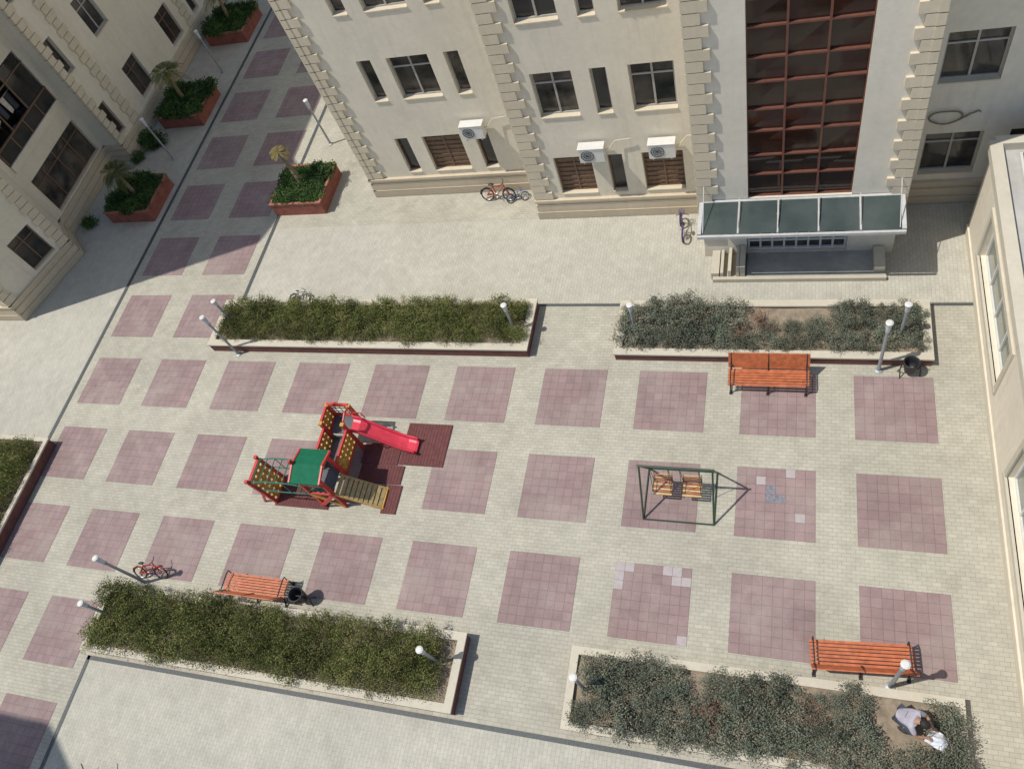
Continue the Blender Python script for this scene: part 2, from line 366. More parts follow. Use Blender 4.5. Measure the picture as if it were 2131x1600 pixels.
# left building
fpL=[(-18,2.87),(-5.96,2.87),(-4.91,6.24),(-6.1,7.4),(-6.1,12),(-5,12),(-5,30),(-18,30)]
E={0:[],1:[],3:[],5:[]}
for k,z in enumerate(FL):
    st='brown' if k==0 else 'grey'
    E[0].append((9.6,10.9,z-.1,z+1.5,st));E[0].append((6,7.3,z-.1,z+1.5,st))
    E[1].append((1.75,2.95,z-.05,z+1.5,st))
    E[3].append((.5,4.3,z-.1,z+1.65,'brown') if k%2==0 else (.3,4.4,z-.95,z+1.85,'loggia'))
    E[5]+=[(.25,.85,z+.05,z+1.6,st),(2.88,4.1,z,z+1.63,st),(6.6,7.8,z,z+1.63,st),(9.2,9.8,z,z+1.6,st),(11.4,12.7,z,z+1.6,st)]
left=building('apartment_building',fpL,20.6,E,'cream apartment block in shade with stepped bays, balconies and quoins',plinth_edges=(0,1,2,3,4,5),
  quoins=((5,0,.4,.28,1),(5,1.6,.62,.42,0),(5,8.6,.62,.42,0),(1,0,.4,.3,1),(1,3.53,.4,.3,-1),(0,12.04,.4,.3,-1)))
for k in (1,3,5):
    z=FL[k]-.95;bm=MB()
    bm.box((-6.08,9.75,z+.16),(.12,4.08,.32))
    for y in (7.76,8.75,9.75,10.75,11.74): bm.box((-6.08,y,z+.66),(.06,.06,.66),1)
    bm.box((-6.08,9.75,z+1.0),(.10,4.06,.06),1)
    for y in (9.1,10.4): bm.box((-6.09,y,z+1.92),(.06,.06,1.78),1)
    bm.box((-6.09,9.75,z+2.3),(.05,4.06,.05),1)
    bal=add('balcony',bm.mesh('balcony',[M_wall,M_wbrown]),I4,left)
    g=MB();g.poly([(-6.09,7.8,z+.33),(-6.09,11.7,z+.33),(-6.09,11.7,z+.97),(-6.09,7.8,z+.97)]);g.poly([(-6.1,10.43,z+1.03),(-6.1,11.7,z+1.03),(-6.1,11.7,z+2.75),(-6.1,10.43,z+2.75)])
    add('pane',g.mesh('pane',M_glass),I4,bal)
    g=MB();rq=random.Random(k)
    g.path([(-6.3,7.8,z+2.0),(-6.3,11.6,z+1.95)],.01,4,0)
    for i in range(7):
        y=7.95+i*.36;hh=rq.uniform(.3,.8);xx=-6.3+rq.uniform(-.04,.04);g.poly([(xx,y,z+1.98),(xx+rq.uniform(-.06,.06),y+.04,z+1.98-hh),(xx,y+.27,z+1.98-hh),(xx,y+.29,z+1.98)],(2,0,2,1,2,0,2)[i])
    for i in range(5):
        g.box((-6.5-rq.uniform(0,.4),8.1+i*.8,z+.25+.1*i%3),(rq.uniform(.3,.5),rq.uniform(.3,.6),rq.uniform(.4,.9)),(0,2,1,2,0)[i])
    add('household_clutter',g.mesh('household_clutter',[M_cloth2,M_cloth1,M_trou]),I4,bal)
fpB=[(-18,-34),(-4,-34),(-4,-16.9),(-5.9,-15.5),(-18,-15.5)]
E={1:[],3:[]}
for k,z in enumerate(FL):
    for u in (2,6,10,14): E[1].append((u,u+1.3,z,z+1.6,'grey'))
    for u in (2,6): E[3].append((u,u+1.3,z,z+1.6,'grey'))
building('apartment_building',fpB,20.6,E,'cream apartment block with an angled corner',plinth_edges=(1,2,3))
# annex
fpA=[(29.22,6.2),(29.22,-18),(40,-18),(40,6.2)]
EA={0:[(1.75,6.0,.95,2.55,'annex'),(8.5,12.4,.95,2.55,'annex'),(14.5,18.5,.95,2.55,'annex')],3:[(6,9,.6,2.7,'annex')]}
an=building('low_annex_building',fpA,3.3,EA,'low cream annex with large framed windows and flat roof',plinth_edges=(0,3),zplinth=.3,rd=.22)
for a,e in ((1.75,6.0),(8.5,12.4),(14.5,18.5)):
    b=MB();y1=6.2-a;y0=6.2-e
    b.box((29.2,(y0+y1)/2,2.63),(.07,y1-y0+.32,.16));b.box((29.2,(y0+y1)/2,.88),(.09,y1-y0+.32,.14))
    b.box((29.2,y0-.08,1.75),(.07,.16,1.6));b.box((29.2,y1+.08,1.75),(.07,.16,1.6))
    add('window_surround',b.mesh('window_surround',M_rim),I4,an)
b=MB();b.box((30.2,5.2,3.38),(.9,1.2,.14));b.box((30.2,5.2,3.48),(.78,1.08,.07),1);add('skylight',b.mesh('skylight',[M_white_p,M_glass]),I4,an)
def ac_parts(root,M):
    b=MB();b.box((0,0,0),(.8,.3,.55));b.box((0,-.155,.2),(.78,.01,.02));b.box((0,0,.281),(.84,.34,.012))
    add('casing',b.mesh('casing',M_white_p),M,root)
    f=MB();f.torus((-.13,-.16,0),.2,.012,'y',20,5);f.torus((-.13,-.16,0),.12,.008,'y',16,5)
    for i in range(6):
        a=i*math.pi/6;f.bar((-.13-.2*math.cos(a),-.158,-.2*math.sin(a)),(-.13+.2*math.cos(a),-.158,.2*math.sin(a)),.008,.008)
    add('fan_grille',f.mesh('fan_grille',M_grille),M,root)
    k=MB()
    for x in (-.28,.28): k.box((x,.05,-.3),(.04,.42,.04));k.bar((x,.22,-.55),(x,-.1,-.32),.03,.03)
    add('bracket',k.mesh('bracket',M_pole),M,root)
    p=MB();p.path([(.4,.05,.0),(.55,.1,.05),(.75,.16,.28),(1.2,.17,.32),(1.25,.19,.3)],.018,6);add('pipe',p.mesh('pipe',M_rim),M,root)
acp=Matrix.Translation(V((13.82,8.62,3.1)))
ac=thing('air_conditioner',acp,'white outdoor air conditioner bracketed on the cream wall','air conditioner','air conditioners on the building walls');ac_parts(ac,acp)
copy_thing(ac,(18.2,7.14,3.12));copy_thing(ac,(20.4,7.14,3.12));copy_thing(ac,(19.3,7.14,10.0));copy_thing(ac,RZ(-5.9,8.35,5.5,90))
b=MB();pts=[]
for i in range(40):
    a=i/39*2*math.pi*1.9;pts.append((28.15+.42*math.cos(a)+.02*i/39,7.38,3.35+.22*math.sin(a)*(1+.1*math.sin(3*a))))
pts+=[(28.75,7.39,3.4),(28.95,7.39,3.5),(29.0,7.39,3.45)]
b.path(pts,.022,6);thing('coiled_hose',I4,'coiled hose hanging on the shaded cream wall','hose',me=b.mesh('coiled_hose',M_bark))
# ------------------------------------------------------------------ planters
def planter(x0,y0,x1,y1,h,wallm,label,rw=.16,name='planter',grp='long raised planting beds',rimm=None):
    M=Matrix.Translation(V(((x0+x1)/2,(y0+y1)/2,0)));w=x1-x0;d=y1-y0
    r=thing(name,M,label,'planter',grp)
    b=MB();t=.12
    b.box((0,-d/2+t/2,h/2),(w,t,h));b.box((0,d/2-t/2,h/2),(w,t,h));b.box((-w/2+t/2,0,h/2),(t,d-2*t,h));b.box((w/2-t/2,0,h/2),(t,d-2*t,h))
    add('wall',b.mesh('wall',wallm),M,r)
    b=MB();z=h+.03;o=.03
    b.box((0,-d/2+rw/2-o,z),(w+2*o,rw,.06));b.box((0,d/2-rw/2+o,z),(w+2*o,rw,.06));b.box((-w/2+rw/2-o,0,z),(rw,d-2*rw+2*o,.06));b.box((w/2-rw/2+o,0,z),(rw,d-2*rw+2*o,.06))
    add('rim',b.mesh('rim',rimm or M_rim),M,r)
    b=MB();n=24;rr=random.Random(int(x0*10))
    g=[[(-w/2+t+(w-2*t)*i/n,-d/2+t+(d-2*t)*j/4,h-.06+rr.uniform(-.03,.04)) for j in range(5)] for i in range(n+1)]
    for i in range(n):
        for j in range(4): b.poly([g[i][j],g[i+1][j],g[i+1][j+1],g[i][j+1]])
    add('soil',b.mesh('soil',M_soil),M,r);return r
planter(4.18,1.42,16.38,3.4,.38,M_brown,'long raised bed with red wall, stone rim and green shrubs',.26)
planter(19.2,1.38,27.97,3.36,.31,M_brown,'long raised bed with stone rim and sparse grey green shrubs',.24)
planter(4.4,-9.46,16.36,-7.5,.38,M_brown,'long raised bed with stone rim full of olive green shrubs',.22)
planter(19.25,-9.36,28.0,-7.44,.34,M_brown,'long raised bed with stone rim and grey green bushes',.2)
planter(-6.5,-9.4,-.96,-2.74,.40,M_brown,'raised bed with dark red wall and green shrubs')
for x0,y0,l in ((4.4,8.0,'square terracotta planter with a thin palm and green groundcover'),(-4.1,8.0,'square terracotta planter with a palm in the shade'),(-4.15,13.9,'square terracotta planter with a palm in the shade'),(-4.15,19.9,'square terracotta planter with a palm in the shade')):
    planter(x0,y0,x0+2.3,y0+2.15,.6,M_terra,l,rw=.1,name='square_planter',grp='square terracotta planters',rimm=M_rimp)
# ------------------------------------------------------------------ shrubs
def shrub(seed,rad,hgt,nb,nl,ll,lw,mat,twigs=True,upright=.6):
    r=random.Random(seed);b=MB()
    for i in range(nb):
        a=r.uniform(0,6.283);q=rad*math.sqrt(r.random());hh=hgt*(1-.45*(q/rad)**2)*r.uniform(.6,1.15)
        tip=V((q*math.cos(a),q*math.sin(a),hh));base=V((q*.25*math.cos(a),q*.25*math.sin(a),0))
        mid=base.lerp(tip,.55)+V((math.cos(a),math.sin(a),0))*rad*.12
        if twigs and i%3==0: b.path([base,mid,tip],[.014,.009,.004],3,1,False)
        for k in range(nl):
            t=1-r.random()**1.5*.8
            p=(base.lerp(mid,t*2) if t<.5 else mid.lerp(tip,t*2-1))
            s=.10*(1.15-t*.5)*rad/.5
            p=p+V((r.gauss(0,s),r.gauss(0,s),r.gauss(0,s*.7)))
            dr=V((r.gauss(0,.8),r.gauss(0,.8),r.gauss(upright,.6)))+V((math.cos(a),math.sin(a),0))*.5
            dr.normalize();sd=dr.cross(V((r.gauss(0,1),r.gauss(0,1),r.gauss(0,1)))).normalized()
            L=ll*r.uniform(.6,1.2);W=lw*r.uniform(.7,1.2)
            if p.z<.02:p.z=.02
            b.poly([p,p+dr*L*.45+sd*W*.5,p+dr*L,p+dr*L*.45-sd*W*.5])
    return b.mesh('shrub',[mat,M_twig])
SA=[shrub(i,.52,.62,42,66,.05,.030,M_leafA,upright=.9) for i in range(4)]
SB=[shrub(20+i,.50,.58,36,60,.056,.030,M_leafB,upright=.5) for i in range(4)]
SC=[shrub(40+i,.40,.42,34,24,.10,.055,M_leafC,upright=.3) for i in range(3)]
def twigs(seed):
    r=random.Random(seed);b=MB()
    for i in range(26):
        a=r.uniform(0,6.283);q=r.uniform(.15,.5);p0=V((0,0,0));p1=V((q*.5*math.cos(a),q*.5*math.sin(a),r.uniform(.15,.3)));p2=V((q*math.cos(a+.3),q*math.sin(a+.3),r.uniform(.25,.5)))
        b.path([p0,p1,p2],[.014,.01,.004],3)
        for k in range(4):
            s=p1.lerp(p2,r.random());b.path([s,s+V((r.gauss(0,.1),r.gauss(0,.1),r.uniform(.02,.12)))],[.006,.003],3)
    return b.mesh('dry_shrub',M_twig)
ST=[twigs(1),twigs(2)]
def put_shrub(me,x,y,z,s,label,grp,name='shrub'):
    M=Matrix.Translation(V((x,y,z)))@Matrix.Rotation(random.uniform(0,6.28),4,'Z')@Matrix.Diagonal((s*random.uniform(.9,1.1),s*random.uniform(.9,1.1),s*random.uniform(.8,1.25),1))
    thing(name,M,label,'shrub',grp,me)
la='low feathery olive green shrub in a raised bed';ga='evergreen shrubs in raised beds'
for (x0,x1,ys,z) in ((4.75,15.95,(1.98,2.45,2.92),.32),(4.85,15.9,(-8.95,-8.42,-7.88),.32)):
    for r_,y in enumerate(ys):
        x=x0+(.3 if r_%2 else 0)
        while x<x1:
            put_shrub(random.choice(SA),x+random.uniform(-.1,.1),y+random.uniform(-.07,.07),z,random.uniform(.78,1.05),la,ga);x+=.62
for y in (-3.3,-4.0,-4.7,-5.4,-6.1,-6.8):
    for x in (-1.5,-2.15,-2.8,-3.4): put_shrub(random.choice(SA),x+random.uniform(-.1,.1),y+random.uniform(-.1,.1),.3,random.uniform(.9,1.1),la,ga)
lb='grey green bushy shrub in a raised bed';gb='grey green shrubs in raised beds'
for x in [19.7,20.2,20.7,21.2,21.7,22.2,22.65,23.1,25.1,25.65,26.2,26.75,27.25,27.6]:
    for y in (1.92,2.42,2.9):
        if x==23.1 and y>2.3: continue
        if 25<x<25.5 and y>2.6: continue
        put_shrub(random.choice(SB),x+random.uniform(-.12,.12),y+random.uniform(-.1,.1),.25,random.uniform(.65,1.08)*(1 if x<23 else .85),lb,gb)
for x,y in ((23.7,1.85),(24.2,1.8),(24.7,1.85),(24.3,2.3),(23.7,2.3)): put_shrub(random.choice(SB),x,y,.25,.6,lb,gb)
for x in [19.9+.5*i for i in range(17)]:
    for y in (-9.0,-8.45,-7.92):
        if random.random()<.05: continue
        if 26.35<x<27.5 and y>-8.8: continue
        if abs(x-22.8)<.4 and y==-8.45: continue
        if x>27.7: x=27.65
        put_shrub(random.choice(SB),x+random.uniform(-.12,.12),y+random.uniform(-.08,.08),.28,random.uniform(.72,1.02)*(.72 if 24.6<x<25.6 else 1),lb,gb)
for x,y in ((23.5,2.6),(22.8,2.1),(22.8,-8.4),(22.6,-8.7),(24.9,-8.1)): put_shrub(random.choice(ST),x,y,.28,.9,'bare reddish dry shrub in a raised bed','dry shrubs in raised beds','dry_shrub')
lc='dark green leafy groundcover plant in a terracotta planter';gc='leafy plants in square planters'
for x0,y0,s in ((4.4,8.0,1),(-4.1,8.0,1.1),(-4.15,13.9,1.45),(-4.15,19.9,1.45)):
    for i in range(5):
        for j in range(5): put_shrub(random.choice(SC),x0+.28+i*.435+random.uniform(-.05,.05),y0+.28+j*.4+random.uniform(-.05,.05),.5,s*random.uniform(.6,.85),lc,gc)
for x,y in ((-4.2,12.6),(-4.6,13.1),(-3.9,12.9),(-5.3,8.0),(-4.6,11.9)): put_shrub(random.choice(SC),x,y,0,random.uniform(.9,1.2),'dark green bush growing beside the shaded wall','bushes beside the shaded wall')
# ------------------------------------------------------------------ palms
def palm(x,y,h,lean,nf,fl,mat,label,z0=.55):
    M=Matrix.Translation(V((x,y,z0)));r=random.Random(int(x*10+y));root=thing('palm_tree',M,label,'tree','palm trees in planters')
    b=MB();pts=[];rs=[]
    for i in range(13):
        t=i/12;pts.append((lean[0]*t*t,lean[1]*t*t,h*t));rs.append((.10-.035*t)*(1.12 if i%2 else .95))
    b.path(pts,rs,9);top=V(pts[-1])
    for i in range(22):
        a=i*2.4;t=.3+.65*i/22;p=V((lean[0]*t*t,lean[1]*t*t,h*t));dv=V((math.cos(a),math.sin(a),1.2)).normalized();b.path([p,p+dv*.15],[.03,.012],4)
    add('trunk',b.mesh('trunk',M_bark),M,root)
    b=MB()
    for i in range(nf):
        a=i*2.399+r.uniform(-.2,.2);el=r.uniform(.1,1.2);L=fl*r.uniform(.75,1.1);d=V((math.cos(a),math.sin(a),0));sp=[]
        for k in range(9):
            t=k/8;sp.append(top+d*(L*t*math.cos(el*.6))+V((0,0,L*(math.sin(el)*t-.75*t*t))))
        b.path(sp,[.014-.001*k for k in range(9)],3,0,False)
        sd=V((-d.y,d.x,0))
        for k in range(1,26):
            t=.15+.85*k/26;f=t*8;i0=min(int(f),7);p=sp[i0].lerp(sp[i0+1],f-i0);tg=(sp[i0+1]-sp[i0]).normalized();l=.26*fl*math.sin(math.pi*(.12+.86*t))+.04
            for s in (-1,1):
                dr=(sd*s+tg*.7+V((0,0,-.25+r.uniform(-.15,.15)))).normalized();w=tg*.013
                b.poly([p-w,p+dr*l*.5-w*.8,p+dr*l,p+dr*l*.5+w])
    add('crown',b.mesh('crown',mat),M,root)
palm(5.45,9.15,1.6,(-.3,.2),10,.48,M_palmy,'thin young palm with yellowing fronds in a terracotta planter')
palm(-2.95,9.1,1.3,(-.1,.05),20,.95,M_palm,'palm with green fronds in a shaded terracotta planter')
palm(-3.0,15.0,1.6,(-.1,.1),22,1.0,M_palm,'palm with green fronds in a shaded terracotta planter')
palm(-3.0,21.0,1.6,(.1,.1),22,1.0,M_palm,'palm with green fronds in a shaded terracotta planter')
# ------------------------------------------------------------------ street lamps
def lamp(M,label):
    root=thing('street_lamp',M,label,'street lamp','short street lamps around the courtyard')
    b=MB();b.lathe([(0,0),(.11,0),(.11,.03),(.055,.05),(.05,.06)],12);b.path([(0,0,.05),(0,0,1.1),(0,0,1.95)],[.05,.045,.04],10)
    add('pole',b.mesh('pole',M_pole),M,root)
    b=MB();b.lathe([(.04,1.86),(.06,1.89),(.06,1.94),(.05,1.96)],12);add('collar',b.mesh('collar',M_pole),M,root)
    b=MB();b.lathe([(0,1.95),(.055,1.955),(.06,2.0),(.082,2.30)],10);b.lathe([(.082,2.30),(.10,2.302),(.10,2.335),(.06,2.36),(0,2.362)],10,1);add('lamp_head',b.mesh('lamp_head',[M_lampw,M_white_p]),M,root)
    return root
L0=lamp(RZ(26.64,1.2,0),'short grey street lamp with white head beside a planter')
for x,y in ((5.3,1.3),(5.37,-7.2),(26.6,-7.28),(5.55,12.0),(-2.45,17.7),(-2.63,11.8)): copy_thing(L0,RZ(x,y,0,random.uniform(0,90)))
for x,y in ((5.5,1.95),(16.1,1.75),(19.9,1.75),(27.1,1.75),(5.6,-8.5),(16.0,-8.4),(19.8,-8.5)):
    copy_thing(L0,Matrix.Translation(V((23.86+(x-23.86)*1.033,-11.51+(y+11.51)*1.033,.05)))@Matrix.Diagonal((1,1,.74,1)),'short street lamp with white head standing among shrubs')
# ------------------------------------------------------------------ benches
def bench(M,label):
    root=thing('park_bench',M,label,'bench','orange slatted park benches');w=2.2
    b=MB();n=7
    for i in range(n):
        y=-.26+i*.083;z=.43+.02*math.cos((i-3)*.5)-(.02 if i==6 else 0);b.box((0,y,z),(w,.062,.032))
    add('seat',b.mesh('seat',M_wood),M,root)
    b=MB()
    for i in range(7):
        t=i/6;y=.30+.17*t;z=.50+.42*t;b.box((0,y,z),(w,.058,.03),0,Matrix.Rotation(math.radians(68),3,'X'))
    add('backrest',b.mesh('backrest',M_wood),M,root)
    for x in (-1.02,0,1.02):
        b=MB();b.path([(x,-.30,.0),(x,-.27,.22),(x,-.28,.40)],[.03,.022,.025],6);b.path([(x,.42,0),(x,.26,.22),(x,.25,.42),(x,.36,.68),(x,.48,.95)],[.03,.025,.025,.02,.018],6);b.path([(x,-.28,.39),(x,.26,.39)],.022,6);b.path([(x,-.29,.06),(x,.40,.06)],.015,5)
        if x: b.path([(x,-.28,.40),(x,-.31,.62),(x,-.2,.66),(x,.3,.64)],[.02,.018,.02,.018],6)
        for s in (-.3,.42): b.box((x,s,.015),(.08,.1,.03))
        add('leg',b.mesh('leg',M_iron),M,root)
    return root
B0=bench(RZ(23.72,.62,0,0),'orange slatted park bench with black iron legs beside a planter')
copy_thing(B0,RZ(9.58,-6.95,0,180,.95));copy_thing(B0,RZ(25.95,-6.76,0,184))
def binn(M,label):
    root=thing('litter_bin',M,label,'bin','black round litter bins')
    b=MB();b.lathe([(0,.18),(.14,.18),(.17,.35),(.2,.58),(.215,.6),(.2,.62),(.18,.6),(.16,.4),(.13,.25),(0,.25)],20);add('bucket',b.mesh('bucket',M_iron,True),M,root)
    b=MB()
    for s in (-1,1): b.path([(s*.26,-.12,0),(s*.26,0,.3),(s*.24,0,.62)],.016,6);b.path([(s*.26,.12,0),(s*.26,0,.3)],.016,6)
    b.path([(-.25,0,.4),(.25,0,.4)],.014,6);add('stand',b.mesh('stand',M_iron),M,root);return root
N0=binn(RZ(27.4,1.12,0,10),'black round litter bin beside a planter');copy_thing(N0,RZ(11.12,-7.1,0,0,1.1),'black round litter bin beside a bench')
# ------------------------------------------------------------------ bicycles
def bike(M,mat,label,tyre=.024,basket=False,mud=None):
    root=thing('bicycle',M,label,'bicycle','bicycles in the courtyard')
    R=.28
    for x in (-.45,.45):
        b=MB();b.torus((x,0,R),R-.02,tyre,'y',26,6);w=add('wheel',b.mesh('wheel',M_tyre),M,root)
        b=MB();b.torus((x,0,R),R-.05,.01,'y',24,4)
        for i in range(10):
            a=i*math.pi/5;b.path([(x,0,R),(x+(R-.05)*math.cos(a),0,R+(R-.05)*math.sin(a))],.003,3)
        b.path([(x,-.04,R),(x,.04,R)],.02,6);add('rim',b.mesh('rim',M_chrome),M,w)
    b=MB();bb=(-.05,0,.27);st=(-.18,0,.62);hd=(.3,0,.66)
    for p,q in ((bb,st),(bb,hd),(st,hd),(bb,(-.45,.05,R)),(bb,(-.45,-.05,R)),(st,(-.45,.05,R)),(st,(-.45,-.05,R)),(hd,(.36,0,.55)),((.36,0,.55),(.45,.05,R)),((.36,0,.55),(.45,-.05,R)),(hd,(.27,0,.78))): b.path([p,q],.02,6)
    add('frame',b.mesh('frame',mat),M,root)
    b=MB();b.path([(.18,-.27,.82),(.26,-.12,.79),(.27,0,.78),(.26,.12,.79),(.18,.27,.82)],.014,6);add('handlebar',b.mesh('handlebar',M_iron),M,root)
    b=MB();b.path([(-.18,0,.62),(-.2,0,.72)],.014,6);b.lathe([(0,0),(.07,.0),(.08,.03),(.05,.05),(0,.05)],10,0,(-.22,0,.71),1.6,.9);add('saddle',b.mesh('saddle',M_iron),M,root)
    b=MB();b.torus((-.05,-.04,.27),.08,.01,'y',14,4);b.path([(-.05,-.05,.27),(.06,-.07,.2),(.06,-.15,.2)],.012,5);b.path([(-.05,.05,.27),(-.16,.07,.34),(-.16,.15,.34)],.012,5);add('pedals',b.mesh('pedals',M_chrome),M,root)
    b=MB();b.path([(-.75,0,.3),(-.68,0,.48),(-.45,0,.60),(-.25,0,.52)],.025,5);b.path([(.25,0,.5),(.45,0,.59),(.66,0,.5)],.025,5);add('mudguard',b.mesh('mudguard',mud or mat),M,root)
    if basket:
        b=MB()
        for z_,r_ in ((.62,.09),(.70,.11),(.80,.125)): b.torus((.45,0,z_),r_,.01,'z',12,4)
        for i in range(10):
            a=i*math.pi/5;b.path([(.45+.09*math.cos(a),.09*math.sin(a),.62),(.45+.125*math.cos(a),.125*math.sin(a),.80)],.006,4)
        add('basket',b.mesh('basket',M_bpur),M,root)
def tilt(x,y,z,a,t,s=1): return Matrix.Translation(V((x,y,z)))@Matrix.Rotation(math.radians(a),4,'Z')@Matrix.Rotation(math.radians(t),4,'X')@Matrix.Scale(s,4)
bike(tilt(14.0,8.25,0.02,-4,-14,.95),M_bred,'orange red bicycle leaning against the cream wall',mud=M_iron)
bike(tilt(14.75,8.15,0.02,12,-60,.6),M_bblue,'small blue child bicycle lying beside a wall')
bike(tilt(20.8,6.45,0.02,100,8,.8),M_bpur,'small purple child bicycle standing near the entrance',.04,True)
bike(tilt(7.1,3.58,0.05,3,-65,.62),M_bdark,'grey bicycle lying behind a planter')
bike(tilt(5.6,-7.05,0.02,5,-30,.85),M_bred,'red bicycle parked beside a street lamp')
bike(tilt(6.3,-12.45,0.02,10,12,1),M_bdark,'grey bicycle parked on pale paving')
# ------------------------------------------------------------------ rubber mats
for x0,y0,x1,y1 in [(12.87,-2.63,14.35,-1.18),(11.62,-3.3,13.1,-2.68),(11.55,-2.66,12.83,-1.95),(12.7,-4.26,13.2,-3.33),(9.0,-4.3,10.9,-3.6)]:
    b=MB();w=x1-x0;d=y1-y0;b.box((0,0,.015),(w,d,.03));n=int(w/.1)
    for i in range(n): b.box((-w/2+(i+.5)*w/n,0,.033),(w/n*.6,d-.02,.01))
    thing('rubber_mat',((x0+x1)/2,(y0+y1)/2,.008),'dark red ribbed rubber safety mat on the paving','mat','rubber safety mats under the play frame',b.mesh('rubber_mat',M_mat))
# ------------------------------------------------------------------ play frame
PM=Matrix.Translation(V((11.1,-2.8,0)));pf=thing('playground_climbing_frame',PM,'red yellow and green climbing frame with slide, ramp and roofed tower','playground')
def holed(p0,ux,uz,w,h,nx,ny,th=.035,rr=.33):
    b=MB();p0=V(p0);ux=V(ux).normalized();uz=V(uz).normalized();n=ux.cross(uz).normalized();cw=w/nx;ch=h/ny
    for side in (0,1):
        o=n*(th/2 if side else -th/2)
        for i in range(nx):
            for j in range(ny):
                c=p0+ux*(cw*(i+.5))+uz*(ch*(j+.5))+o;r=min(cw,ch)*rr
                sqr=[];oc=[]
                for k in range(8):
                    a=math.pi/4*k;cx_,sz=math.cos(a),math.sin(a);m_=max(abs(cx_),abs(sz))
                    sqr.append(c+ux*(cx_/m_*cw/2)+uz*(sz/m_*ch/2));oc.append(c+ux*cx_*r+uz*sz*r)
                for k in range(8):
                    l=(k+1)%8;b.poly([sqr[k],sqr[l],oc[l],oc[k]])
                    if side: b.poly([oc[k],oc[l],oc[l]-n*th,oc[k]-n*th])
    return b
def frame_red(b,p0,ux,uz,w,h,t=.07,m=1):
    p0=V(p0);ux=V(ux).normalized();uz=V(uz).normalized()
    for a,c in ((p0,p0+ux*w),(p0+uz*h,p0+ux*w+uz*h),(p0,p0+uz*h),(p0+ux*w,p0+ux*w+uz*h)): b.bar(a,c,t,t,m)
PX0,PX1=10.75,11.5
def post(x,y,h,cap=True):
    b=MB();b.box((x,y,h/2),(.1,.1,h));
    if cap: b.box((x,y,h+.03),(.12,.12,.06),1)
    add('post',b.mesh('post',[M_red,M_yel]),I4,pf)
for y in (-1.5,-2.15):
    for x in (PX0,PX1): post(x,y,1.6)
for y in (-3.35,-4.12):
    for x in (PX0,PX1): post(x,y,1.95,False)
b=MB();b.box((11.125,-1.82,.95),(.72,.6,.05));b.box((11.125,-3.73,.95),(.72,.72,.05));b.box((11.125,-2.75,.75),(.62,1.15,.05))
b.box((11.125,-2.2,.85),(.62,.04,.2));b.box((11.125,-3.32,.85),(.62,.04,.2))
add('platform',b.mesh('platform',M_plat),I4,pf)
for x in (PX0-.02,PX1+.02):
    b=holed((x,-3.3,.62),(0,1,0),(0,0,1),1.1,.72,6,3,.04,.28);frame_red(b,(x,-3.3,.62),(0,1,0),(0,0,1),1.1,.72)
    add('side_panel',b.mesh('side_panel',[M_yel,M_red]),I4,pf)
def lattice(p0,ux,w,h,z0):
    b=MB();p0=V((*p0,z0));frame_red(b,p0,ux,(0,0,1),w,h,.08,1);ux=V(ux).normalized()
    for i in range(1,4): b.path([p0+ux*(w*i/4),p0+ux*(w*i/4)+V((0,0,h))],.014,6)
    b.path([p0+V((0,0,h*.33)),p0+ux*w+V((0,0,h*.33))],.014,6);b.path([p0+V((0,0,h*.66)),p0+ux*w+V((0,0,h*.66))],.014,6);return b
add('barrier',lattice((PX0,-1.48),(1,0,0),.75,.62,1.02).mesh('barrier',[M_teal,M_red]),I4,pf)
add('barrier',lattice((PX0,-4.15),(1,0,0),.75,.62,1.0).mesh('barrier',[M_teal,M_red]),I4,pf)
b=MB();b.bar((PX0,-4.2,.1),(PX1,-4.2,.95),.05,.12,0);b.bar((PX0,-4.17,.95),(PX1,-4.17,.1),.05,.12,1);add('cross_brace',b.mesh('cross_brace',[M_red,M_yel]),I4,pf)
b=holed((PX0-.02,-2.12,1.0),(0,1,0),(0,0,1),.6,.6,3,3,.04,.2);frame_red(b,(PX0-.02,-2.12,1.0),(0,1,0),(0,0,1),.6,.6);add('side_panel',b.mesh('side_panel',[M_yel,M_red]),I4,pf)
b=MB();b.path([(PX1+.03,-1.5,1.5),(PX1+.03,-1.6,1.68),(PX1+.03,-1.82,1.74),(PX1+.03,-2.05,1.68),(PX1+.03,-2.15,1.5)],.035,6)
b.path([(PX0,-1.5,1.55),(PX0+.35,-1.5,1.78),(PX1,-1.5,1.55)],.035,6);add('arch',b.mesh('arch',M_red),I4,pf)
b=MB();x0,x1,y0,y1=10.62,11.62,-4.28,-3.2;ym=-3.74
b.poly([(x0,y0,2.0),(x1,y0,2.0),(x1,ym,2.14),(x0,ym,2.14)]);b.poly([(x0,ym,2.14),(x1,ym,2.14),(x1,y1,2.0),(x0,y1,2.0)])
b.poly([(x0,y0,1.95),(x0,ym,2.09),(x1,ym,2.09),(x1,y0,1.95)]);b.poly([(x0,ym,2.09),(x0,y1,1.95),(x1,y1,1.95),(x1,ym,2.09)])
for x in (x0,x1): b.bar((x,y0,1.98),(x,ym,2.13),.05,.08,1);b.bar((x,ym,2.13),(x,y1,1.98),.05,.08,1)
b.bar((x0,y0,1.975),(x1,y0,1.975),.04,.05,0);b.bar((x0,y1,1.975),(x1,y1,1.975),.04,.05,0)
b.box((x0-.02,ym,2.22),(.07,.1,.2),1)
add('roof',b.mesh('roof',[M_grn,M_red]),I4,pf)
b=MB();prof=[(11.45,1.0),(11.7,.98),(12.0,.80),(12.4,.55),(12.8,.32),(13.1,.2),(13.35,.17),(13.42,.14)]
yc=lambda x:-1.83-.12*(x-11.45)
cs=[(-.26,.17),(-.24,.19),(-.21,.17),(-.19,.03),(-.12,0),(.12,0),(.19,.03),(.21,.17),(.24,.19),(.26,.17)]
rows=[[(x,yc(x)+a,z+h) for a,h in cs] for x,z in prof]
